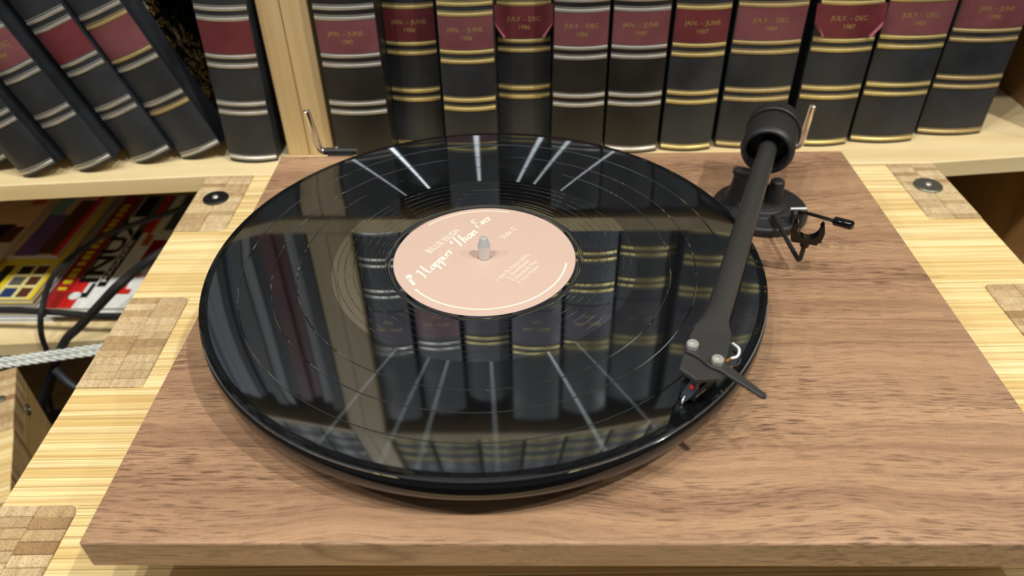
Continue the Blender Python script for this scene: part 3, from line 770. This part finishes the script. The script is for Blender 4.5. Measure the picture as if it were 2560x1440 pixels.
# --- counterweight
cwo = Vector((0.3375, 0.2538, 0.0400)); cwd = ax
cw = ob('counterweight', lathe([(0.0, 0.016), (0.0122, 0.016), (0.0130, 0.001), (0.0133, 0.0), (0.0146, 0.0), (0.0150, 0.0003), (0.0164, 0.0028), (0.0166, 0.0034), (0.0164, 0.0268), (0.0150, 0.0272), (0.0150, 0.0300), (0.0, 0.0300)][::-1], 72, cwo, cwd), M['black'], tt, smooth=True, ang=30)
ob('dial_ring', lathe([(0.0150, 0.0292), (0.0172, 0.0292), (0.0177, 0.0298), (0.0178, 0.0380), (0.0174, 0.0398), (0.0160, 0.0404), (0.0, 0.0406)][::-1], 72, cwo, cwd), M['black'], cw, smooth=True, ang=30)
top = cwo + cwd * 0.0345 + Vector((0.001, 0, 0.0176))
ob('grub_screw', lathe([(0.0013, 0), (0.0013, 0.0006), (0.0008, 0.0006), (0.0007, 0.0001), (0, 0.0001)], 16, top), M['armblack'], cw, smooth=True, ang=30)
lft = cwo + cwd * 0.006 - sdv * 0.0163
ob('grub_screw', lathe([(0.0013, 0), (0.0013, 0.0009), (0, 0.0010)], 14, lft, tuple(-sdv)), M['armblack'], cw, smooth=True, ang=30)
# --- cue lever
lv = ob('cue_lever', tube([(0.3545, 0.2232, 0.0152), (0.3600, 0.2182, 0.0164), (0.3712, 0.2078, 0.0180)], 0.0011, 12), M['gloss'], tt, smooth=True)
ob('lever_handle', lathe([(0, 0), (0.0024, 0), (0.0028, 0.0005), (0.0028, 0.0108), (0.0024, 0.0114), (0, 0.0115)], 24, (0.3708, 0.2082, 0.0179), tuple(Vector((0.0075, -0.0082, 0.0020)).normalized())), M['gloss'], lv, smooth=True)
ob('lift_bar', lathe([(0, 0), (0.0011, 0.0), (0.0011, 0.0100), (0, 0.0100)], 14, (0.3502, 0.2268, 0.0148), (0.999, 0.02, 0)), M['steel'], lv, smooth=True)
ob('lever_bracket', box(0.3515, 0.3575, 0.2225, 0.2275, 0.0058, 0.0146, 0.0008), M['black'], lv)
# --- arm rest: bent wire with clip
ar = ob('arm_rest', tube(catmull([(0.3410, 0.2280, 0.0085), (0.3414, 0.2220, 0.0092), (0.3432, 0.1860, 0.0088), (0.3436, 0.1812, 0.0092), (0.3439, 0.1800, 0.0118), (0.3440, 0.1798, 0.0225)], 6), 0.0013, 12), M['black'], tt, smooth=True)
def clip_poly():
    pts = [(-0.0080, 0.0), (-0.0062, -0.0006), (0.0062, -0.0006), (0.0064, 0.0012), (0.0078, 0.0012), (0.0086, 0.0080), (0.0076, 0.0120), (0.0066, 0.0124)]
    for i in range(13):
        t = R(18) + R(-216) * i / 12
        pts.append((0.0060 * math.cos(t) - 0.0, 0.0086 + 0.0060 * math.sin(t)))
    pts += [(-0.0068, 0.0124), (-0.0082, 0.0110), (-0.0088, 0.0030)]
    return pts
cl = prism(clip_poly(), -0.0028, 0.0028)
cax = Vector((0.96, -0.28, 0)).normalized(); cay = Vector((0.28, 0.96, 0)).normalized()
ob('rest_clip', ([tuple(Vector((0.3440, 0.1798, 0.0235)) + cax * x_ + Vector((0, 0, 1)) * y_ - cay * z_) for x_, y_, z_ in cl[0]], cl[1]), M['gloss'], ar)
ob('clip_collar', lathe([(0.0022, 0.0195), (0.0026, 0.0200), (0.0026, 0.0232), (0, 0.0232)], 18, (0.3440, 0.1798, 0)), M['gloss'], ar, smooth=True)

# ================================================================== RECORD
rec = thing('vinyl_record', 'black long playing record with pale pink paper label lying on the platter', 'record', (SX, SY, RZ - 0.002))
prof = []; mi = []
def add(r, z, m): prof.append((r, z)); mi.append(m)
G = 0.0
add(0.0037, -0.0003, 0); add(0.0515, -0.0003, 0); add(0.0522, -0.0001, 0); add(0.0530, 0.0, 0)
for rr in (0.0545, 0.0568, 0.0592, 0.0630, 0.0672, 0.0716, 0.0762, 0.0800):
    add(rr - 0.00014, 0, 0); add(rr, -0.00006, 0); add(rr + 0.00014, 0, 0)
add(0.0830, 0, 1)
for rr in (0.1010, 0.1145, 0.1313):
    add(rr - 0.00032, 0, 0); add(rr, -0.00012, 0); add(rr + 0.00032, 0, 1)
add(0.1462, 0.0, 2); add(0.1472, -0.00006, 2); add(0.14735, -0.00012, 2); add(0.1475, -0.00007, 2); add(0.1484, -0.00012, 2); add(0.14855, -0.0002, 2); add(0.1487, -0.00014, 2); add(0.1500, -0.00026, 0); add(0.1506, -0.0006, 0); add(0.1506, -0.0014, 0); add(0.1500, -0.0019, 0); add(0.0037, -0.0019, 0)
seg = 256
vm = lathe([(r, RZ + z) for r, z in prof], seg, (SX, SY, 0))
disc = ob('disc', vm, [M['vinyl_smooth'], M['vinyl_groove'], M['vinyl_edge']], rec, smooth=True, ang=15)
idx = []
for k in range(len(prof) - 1): idx += [mi[k]] * seg
for p_, i_ in zip(disc.data.polygons, idx): p_.material_index = i_
# the vinyl shaders measure radius from the disc axis
lab = ob('paper_label', lathe([(0.00375, RZ - 0.0003), (0.00375, RZ + 0.00012), (0.0159, RZ + 0.00012), (0.0161, RZ + 0.00002), (0.0163, RZ + 0.00012), (0.0498, RZ + 0.00012), (0.0501, RZ - 0.00015)], 128, (SX, SY, 0)), M['labelpink'], rec, smooth=True, ang=20)
LZ = RZ + 0.00022
def lab_text(s, p0, p1, size, shear=0.0, sx_=1.0, bold=0.0):
    v, f = text2d(s, 1.0, 1.0, shear, bold)
    xa = min(x for x, _ in v); xb = max(x for x, _ in v)
    p0, p1 = Vector(p0), Vector(p1); d = p1 - p0; n = Vector((-d.y, d.x)).normalized()
    return [tuple((Vector((SX, SY)) + p0 + d * ((x - xa) / (xb - xa)) + n * y * size)) + (LZ,) for x, y in v], f
SCR = {  # handwriting strokes, x-height 0.45, cap height 1
 'H': (0.95, [[(0.05, 0.80), (0.18, 0.95), (0.20, 0.60), (0.12, 0.10), (0.0, -0.12)], [(0.70, 1.05), (0.62, 0.55), (0.62, 0.1), (0.78, 0.0), (0.9, 0.12)], [(0.12, 0.42), (0.40, 0.52), (0.66, 0.55)]]),
 'a': (0.46, [[(0.36, 0.40), (0.20, 0.46), (0.06, 0.22), (0.14, 0.0), (0.30, 0.16), (0.38, 0.42), (0.34, 0.08), (0.46, 0.06)]]),
 'p': (0.46, [[(0.04, 0.40), (0.10, 0.44), (0.06, 0.0), (0.0, -0.40)], [(0.07, 0.20), (0.22, 0.46), (0.36, 0.34), (0.28, 0.04), (0.12, 0.04)]]),
 'i': (0.30, [[(0.06, 0.42), (0.05, 0.10), (0.12, 0.0), (0.24, 0.10)], [(0.10, 0.62), (0.12, 0.66)]]),
 'e': (0.40, [[(0.04, 0.20), (0.24, 0.28), (0.26, 0.44), (0.10, 0.40), (0.04, 0.14), (0.16, 0.0), (0.38, 0.12)]]),
 'r': (0.36, [[(0.04, 0.38), (0.12, 0.46), (0.08, 0.02)], [(0.10, 0.24), (0.22, 0.44), (0.36, 0.40)]]),
 'T': (0.62, [[(0.0, 0.62), (0.06, 0.90), (0.34, 0.98), (0.80, 1.06)], [(0.46, 1.0), (0.36, 0.5), (0.24, 0.02), (0.04, -0.06)]]),
 'h': (0.48, [[(0.22, 0.92), (0.12, 0.5), (0.04, 0.0)], [(0.08, 0.22), (0.26, 0.46), (0.34, 0.34), (0.32, 0.06), (0.48, 0.06)]]),
 'n': (0.46, [[(0.04, 0.42), (0.08, 0.30), (0.04, 0.0)], [(0.07, 0.22), (0.24, 0.46), (0.32, 0.32), (0.32, 0.06), (0.46, 0.06)]]),
 'E': (0.66, [[(0.58, 0.86), (0.40, 1.02), (0.20, 0.84), (0.34, 0.56), (0.42, 0.55), (0.14, 0.46), (0.04, 0.16), (0.24, 0.0), (0.60, 0.20)]]),
 'v': (0.42, [[(0.02, 0.40), (0.10, 0.42), (0.14, 0.02), (0.32, 0.42), (0.42, 0.38)]]),
}
def script(word, p0, p1, size):
    p0, p1 = Vector(p0), Vector(p1); d = (p1 - p0); n = Vector((-d.y, d.x)).normalized()
    tot = sum(SCR[c][0] for c in word); V, F = [], []; x0 = 0; kz = 0
    for c in word:
        adv, strokes = SCR[c]
        for st in strokes:
            P = catmull([(x, y, 0) for x, y in st], 5)
            o = len(V); kz += 1
            for i, q in enumerate(P):
                a = P[max(0, i - 1)]; b = P[min(len(P) - 1, i + 1)]; t = (b - a)
                thick = 0.034 + 0.058 * abs(t.normalized().y if t.length > 0 else 0)
                for s in (-1, 1):
                    xx = (x0 + q.x + 0.18 * q.y + s * thick) / tot; yy = q.y * size + s * thick * size * 0.25
                    w2 = Vector((SX, SY)) + p0 + d * xx + n * yy
                    V.append((w2.x, w2.y, LZ + kz * 6e-6 + i * 5e-6))
            for i in range(len(P) - 1): F.append((o + 2 * i, o + 2 * i + 1, o + 2 * i + 3, o + 2 * i + 2))
        x0 += adv
    return V, F
ob('title_lettering', join(script('Happier', (-0.0310, -0.0190), (-0.0168, 0.0048), 0.0082), script('Than', (-0.0145, 0.0086), (-0.0040, 0.0236), 0.0092), script('Ever', (-0.0045, 0.0278), (0.0035, 0.0375), 0.0090)), M['labeltext'], lab)
ob('name_lettering', lab_text('BILLIE EILISH', (-0.0300, 0.0035), (-0.0150, 0.0252), 0.0062), M['labeltext'], lab)
ob('side_lettering', lab_text('Side C', (0.0105, 0.0170), (0.0182, 0.0276), 0.0052, 0.1), M['labeltext'], lab)
trk = []
for k, (s, ln) in enumerate((('1. Not My Responsibility', 0.0290), ('2. OverHeated', 0.0195), ('3. Everybody Dies', 0.0215), ('4. Your Power', 0.0185))):
    d = Vector((0.577, 0.817)); n_ = Vector((0.817, -0.577))
    st = Vector((0.0082, -0.0220)) + n_ * 0.0036 * k + d * (0.0045 if k else 0)
    trk.append(lab_text(s, st, st + d * ln, 0.0036))
ob('track_lettering', join(*trk), M['labeltext'], lab)
def arc_strip(r0, r1, a0, a1, n=48):
    V, F = [], []
    for i in range(n + 1):
        t = R(a0 + (a1 - a0) * i / n)
        for r in (r0, r1): V.append((SX + r * math.cos(t), SY + r * math.sin(t), LZ))
    for i in range(n): F.append((2 * i, 2 * i + 1, 2 * i + 3, 2 * i + 2))
    return V, F
ob('rim_print', join(arc_strip(0.0447, 0.0457, 219, 352), arc_strip(0.0462, 0.0470, 74, 137), arc_strip(0.0418, 0.0450, 202, 206, 4), arc_strip(0.0428, 0.0446, 207, 215, 6)), M['labeltext'], lab)

# ================================================================== LOWER LEFT SHELF: magazines, cables
LS = -0.2130
def mat_c(rgb, rough=0.35): return plain('print_%02x%02x%02x' % rgb, rgb, rough, nz=0.08, scale=120)
def magazine(label, x0, x1, y0, y1, z0, th, cov, prints=(), grp=None, rot=0.0):
    t = thing('magazine', label, 'magazine', ((x0 + x1) / 2, (y0 + y1) / 2, z0), (0, 0, rot), grp)
    hx, hy = (x1 - x0) / 2, (y1 - y0) / 2
    ob('page_block', box(-hx + 0.0006, hx - 0.0006, -hy + 0.0006, hy - 0.0006, 0.0005, th - 0.0004), M['whitepage'], t, world=False)
    cv = ob('cover', join(box(-hx, hx, -hy, hy, th - 0.0005, th), box(-hx, hx, -hy, hy, 0.0, 0.0005)), cov, t, world=False)
    cx, cy = (x0 + x1) / 2, (y0 + y1) / 2; lay = {}
    for k, (a, b, c_, d_, m_) in enumerate(prints):
        a, b = max(a, x0), min(b, x1); c_, d_ = max(c_, y0), min(d_, y1)
        if b - a < 1e-4 or d_ - c_ < 1e-4: continue
        z = th + 0.0002 + 0.00005 * k
        ob('cover_print', box(a - cx, b - cx, c_ - cy, d_ - cy, th - 0.0001, z), m_, cv, world=False)
    return t, cv, cx, cy, th
M['whitepage'] = plain('white_page_edges', (218, 216, 210), 0.7, nz=0.1, scale=700)
RED, DRED, BLK, WHT, YEL = mat_c((208, 40, 36)), mat_c((150, 28, 30)), mat_c((20, 20, 22)), mat_c((232, 236, 236)), mat_c((226, 204, 36))
BEI, PUR, CYN, BRN, ORG, BLU, GRY, SKN = mat_c((206, 180, 150)), mat_c((104, 84, 150)), mat_c((120, 170, 184)), mat_c((86, 50, 36)), mat_c((204, 104, 30)), mat_c((40, 60, 110)), mat_c((96, 92, 92)), mat_c((226, 192, 164))
# pile under and around the LINUX cover
magazine('bottom magazine of the right pile, dark red cover edge showing', -0.292, -0.030, 0.392, 0.602, LS + 0.0002, 0.0050, DRED, grp='magazines on the lower left shelf')
magazine('second magazine of the right pile, black spine and white pages', -0.298, -0.034, 0.388, 0.598, LS + 0.0054, 0.0046, BLK, grp='magazines on the lower left shelf')
magazine('third magazine of the right pile, thick white page edges', -0.290, -0.030, 0.383, 0.593, LS + 0.0102, 0.0050, WHT, grp='magazines on the lower left shelf')
t, cv, cx, cy, th = magazine('topmost magazine of the right pile, white cover lettered LINUX beside a red banner', -0.294, -0.030, 0.384, 0.594, LS + 0.0154, 0.0046, WHT,
    [(-0.294, -0.275, 0.384, 0.594, DRED), (-0.275, -0.270, 0.41, 0.594, GRY), (-0.276, -0.262, 0.384, 0.430, RED), (-0.252, -0.243, 0.418, 0.594, BLK), (-0.268, -0.245, 0.548, 0.594, BLK), (-0.252, -0.030, 0.520, 0.594, GRY), (-0.244, -0.236, 0.515, 0.594, RED), (-0.236, -0.228, 0.49, 0.545, ORG), (-0.225, -0.03, 0.452, 0.50, DRED), (-0.232, -0.222, 0.510, 0.594, WHT)], grp='magazines on the lower left shelf')
def mag_text(s, cxp, y0, y1, hgt, mat, z, left=True):
    """text reading away from the viewer: x+ of text = +y of world, up of text = -x"""
    v, f = text2d(s, 1.0, 1.0, 0.0, 0.02); xa = min(p[0] for p in v); xb = max(p[0] for p in v); ym = max(p[1] for p in v)
    V = [(cxp - (y / ym) * hgt - cx, y0 + (y1 - y0) * (x - xa) / (xb - xa) - cy, z) for x, y in v]
    return ob('cover_lettering', (V, [q[::-1] for q in f]) if False else (V, f), mat, cv, world=False)
mag_text('LINUX', -0.2540, 0.400, 0.545, 0.0195, BLK, th + 0.0012)
mag_text('MAGAZINE', -0.2452, 0.425, 0.500, 0.0050, WHT, th + 0.0012)
for k in range(16):
    y_ = 0.412 + k * 0.0105
    ob('cover_print', box(-0.2885 - cx, -0.2805 - cx, y_ - cy, y_ + 0.004 + 0.003 * (k % 3) / 2 - cy, th, th + 0.0012), YEL, cv, world=False)
mag_text('Pi', -0.2140, 0.405, 0.440, 0.0160, RED, th + 0.0012)
# pale blot in the cover picture
ob('cover_print', lathe([(0, th + 0.0011), (0.006, th + 0.0011), (0.006, th + 0.0013), (0, th + 0.0013)], 16, (-0.266 - cx, 0.402 - cy, 0)), WHT, cv, world=False)
# left pile
g2 = 'magazines on the lower left shelf'
magazine('bottom magazine of the left pile, white cover edge sticking out', -0.56, -0.288, 0.386, 0.596, LS + 0.0002, 0.0048, WHT, grp=g2)
magazine('second magazine of the left pile, dark blue spine with coloured dots', -0.56, -0.292, 0.388, 0.598, LS + 0.0052, 0.0085, BLU, grp=g2)
magazine('third magazine of the left pile, white pages', -0.56, -0.296, 0.386, 0.596, LS + 0.0139, 0.0060, WHT, grp=g2)
magazine('fourth magazine of the left pile, dark green cover', -0.56, -0.297, 0.386, 0.596, LS + 0.0201, 0.0055, mat_c((34, 48, 34)), grp=g2)
til = [(-0.3325, -0.3195, 0.3885, 0.4030, BLU), (-0.3155, -0.3040, 0.3885, 0.4030, BRN), (-0.3330, -0.3200, 0.4075, 0.4210, GRY), (-0.3160, -0.3045, 0.4075, 0.4210, BRN), (-0.3335, -0.3205, 0.4255, 0.4390, BLK), (-0.3165, -0.3050, 0.4255, 0.4390, BRN)]
pale = mat_c((226, 216, 150))
magazine('yellow magazine with two rows of small photo tiles on the left pile', -0.56, -0.298, 0.385, 0.595, LS + 0.0258, 0.0048, YEL, [(-0.336, -0.302, 0.3855, 0.443, pale)] + til + [(-0.352, -0.342, 0.395, 0.44, BLK)], grp=g2)
magazine('magazine with a purple and brown cover photo lying across the yellow one', -0.57, -0.3035, 0.452, 0.640, LS + 0.0308, 0.0042, BEI, [(-0.350, -0.326, 0.452, 0.530, PUR), (-0.327, -0.309, 0.455, 0.560, BRN), (-0.352, -0.336, 0.530, 0.640, CYN), (-0.336, -0.309, 0.56, 0.64, SKN), (-0.309, -0.3035, 0.452, 0.640, RED), (-0.336, -0.325, 0.59, 0.61, BLK)], grp=g2)
magazine('magazine with a close up face on its cover, at the left picture edge', -0.595, -0.357, 0.436, 0.640, LS + 0.0352, 0.0040, SKN, [(-0.595, -0.357, 0.436, 0.470, mat_c((206, 196, 190))), (-0.595, -0.372, 0.470, 0.505, BLK), (-0.41, -0.357, 0.565, 0.64, mat_c((60, 40, 40))), (-0.378, -0.362, 0.545, 0.640, ORG), (-0.375, -0.36, 0.47, 0.50, BRN)], grp=g2)
# upright slim things in the lower compartment's back: dark band
def cable(label, pts, r, mat, sm=8, name='cable', cat='cable'):
    o = ob(name, tube(pts, r, 10, sm), mat, None, smooth=True); return tag(o, label, cat)
cable('thin black cable looping over the magazines from behind the stand down past the shelf edge', [(-0.090, 0.470, -0.085), (-0.1504, 0.4556, -0.120), (-0.1980, 0.4450, -0.1330), (-0.2520, 0.4480, -0.1560), (-0.2763, 0.4060, -0.1650), (-0.2700, 0.3620, -0.1720), (-0.2735, 0.3520, -0.1885), (-0.2790, 0.3518, -0.2094), (-0.2830, 0.3518, -0.2460), (-0.3050, 0.3520, -0.2860), (-0.312, 0.352, -0.33)], 0.0026, M['rubber'])
cable('thick black cable running straight down from the stand across the magazines', [(-0.095, 0.420, -0.110), (-0.1573, 0.3830, -0.1300), (-0.1730, 0.3411, -0.1300), (-0.2000, 0.3420, -0.1540), (-0.2300, 0.3430, -0.1815), (-0.2490, 0.3432, -0.1978), (-0.2700, 0.3433, -0.2267), (-0.2895, 0.3433, -0.2565), (-0.3100, 0.3433, -0.2915), (-0.318, 0.344, -0.33)], 0.0042, M['rubber'])
cable('black cable lying level along the front of the magazine piles', [(-0.400, 0.372, -0.185), (-0.3150, 0.3680, -0.1815), (-0.2727, 0.3640, -0.1805), (-0.2400, 0.3630, -0.1830), (-0.1990, 0.3600, -0.1830), (-0.120, 0.372, -0.1850)], 0.0030, M['rubber'])
cable('short braided black cable below the clear speaker cable', [(-0.2640, 0.3310, -0.2240), (-0.2590, 0.3290, -0.2320), (-0.2520, 0.3265, -0.2400), (-0.2420, 0.3250, -0.2480), (-0.225, 0.325, -0.2560), (-0.20, 0.325, -0.29)], 0.0036, M['braid'] if 'braid' in M else plain('braided_sleeve', (40, 48, 58), 0.5, nz=0.5, scale=900))
ad = thing('power_adapter', 'black plug block hanging among the cables under the lower shelf', 'adapter', (-0.262, 0.318, -0.318))
ob('body', box(-0.030, 0.020, -0.014, 0.014, 0.0, 0.040, 0.003), M['gloss'], ad, world=False)
ob('plug_collar', lathe([(0, 0.038), (0.009, 0.038), (0.008, 0.048), (0.005, 0.056), (0, 0.056)], 20, (0.008, 0, 0)), M['rubber'], ad, world=False, smooth=True)
# clear speaker cable: two twisted silver conductors in one jacket
spk = thing('speaker_cable', 'clear flat speaker cable with two twisted silver conductors, along the lower shelf edge', 'cable', (-0.2, 0.34, -0.22))
P0, P1 = Vector((-0.400, 0.3050, -0.2100)), Vector((-0.100, 0.3690, -0.2100))
for s in (-1, 1):
    ms = []
    for k in range(3):
        pts = []
        for i in range(150):
            t = i / 149; a = t * 2 * math.pi * 13 + 2 * math.pi * k / 3
            d = (P1 - P0).normalized(); u = Vector((0, 0, 1)); n = d.cross(u).normalized()
            c_ = P0.lerp(P1, t) + Vector((0, 0.0010 * s, 0.0027 * s))
            pts.append(c_ + (u * math.cos(a) + n * math.sin(a)) * 0.0017)
        ms.append(tube(pts, 0.0012, 6, 0))
    ob('conductor', join(*ms), M['clear'], spk, smooth=True, ang=80)
ob('jacket', tube([P0.lerp(P1, i / 12) for i in range(13)], 0.0012, 8), M['clear'], spk, smooth=True)
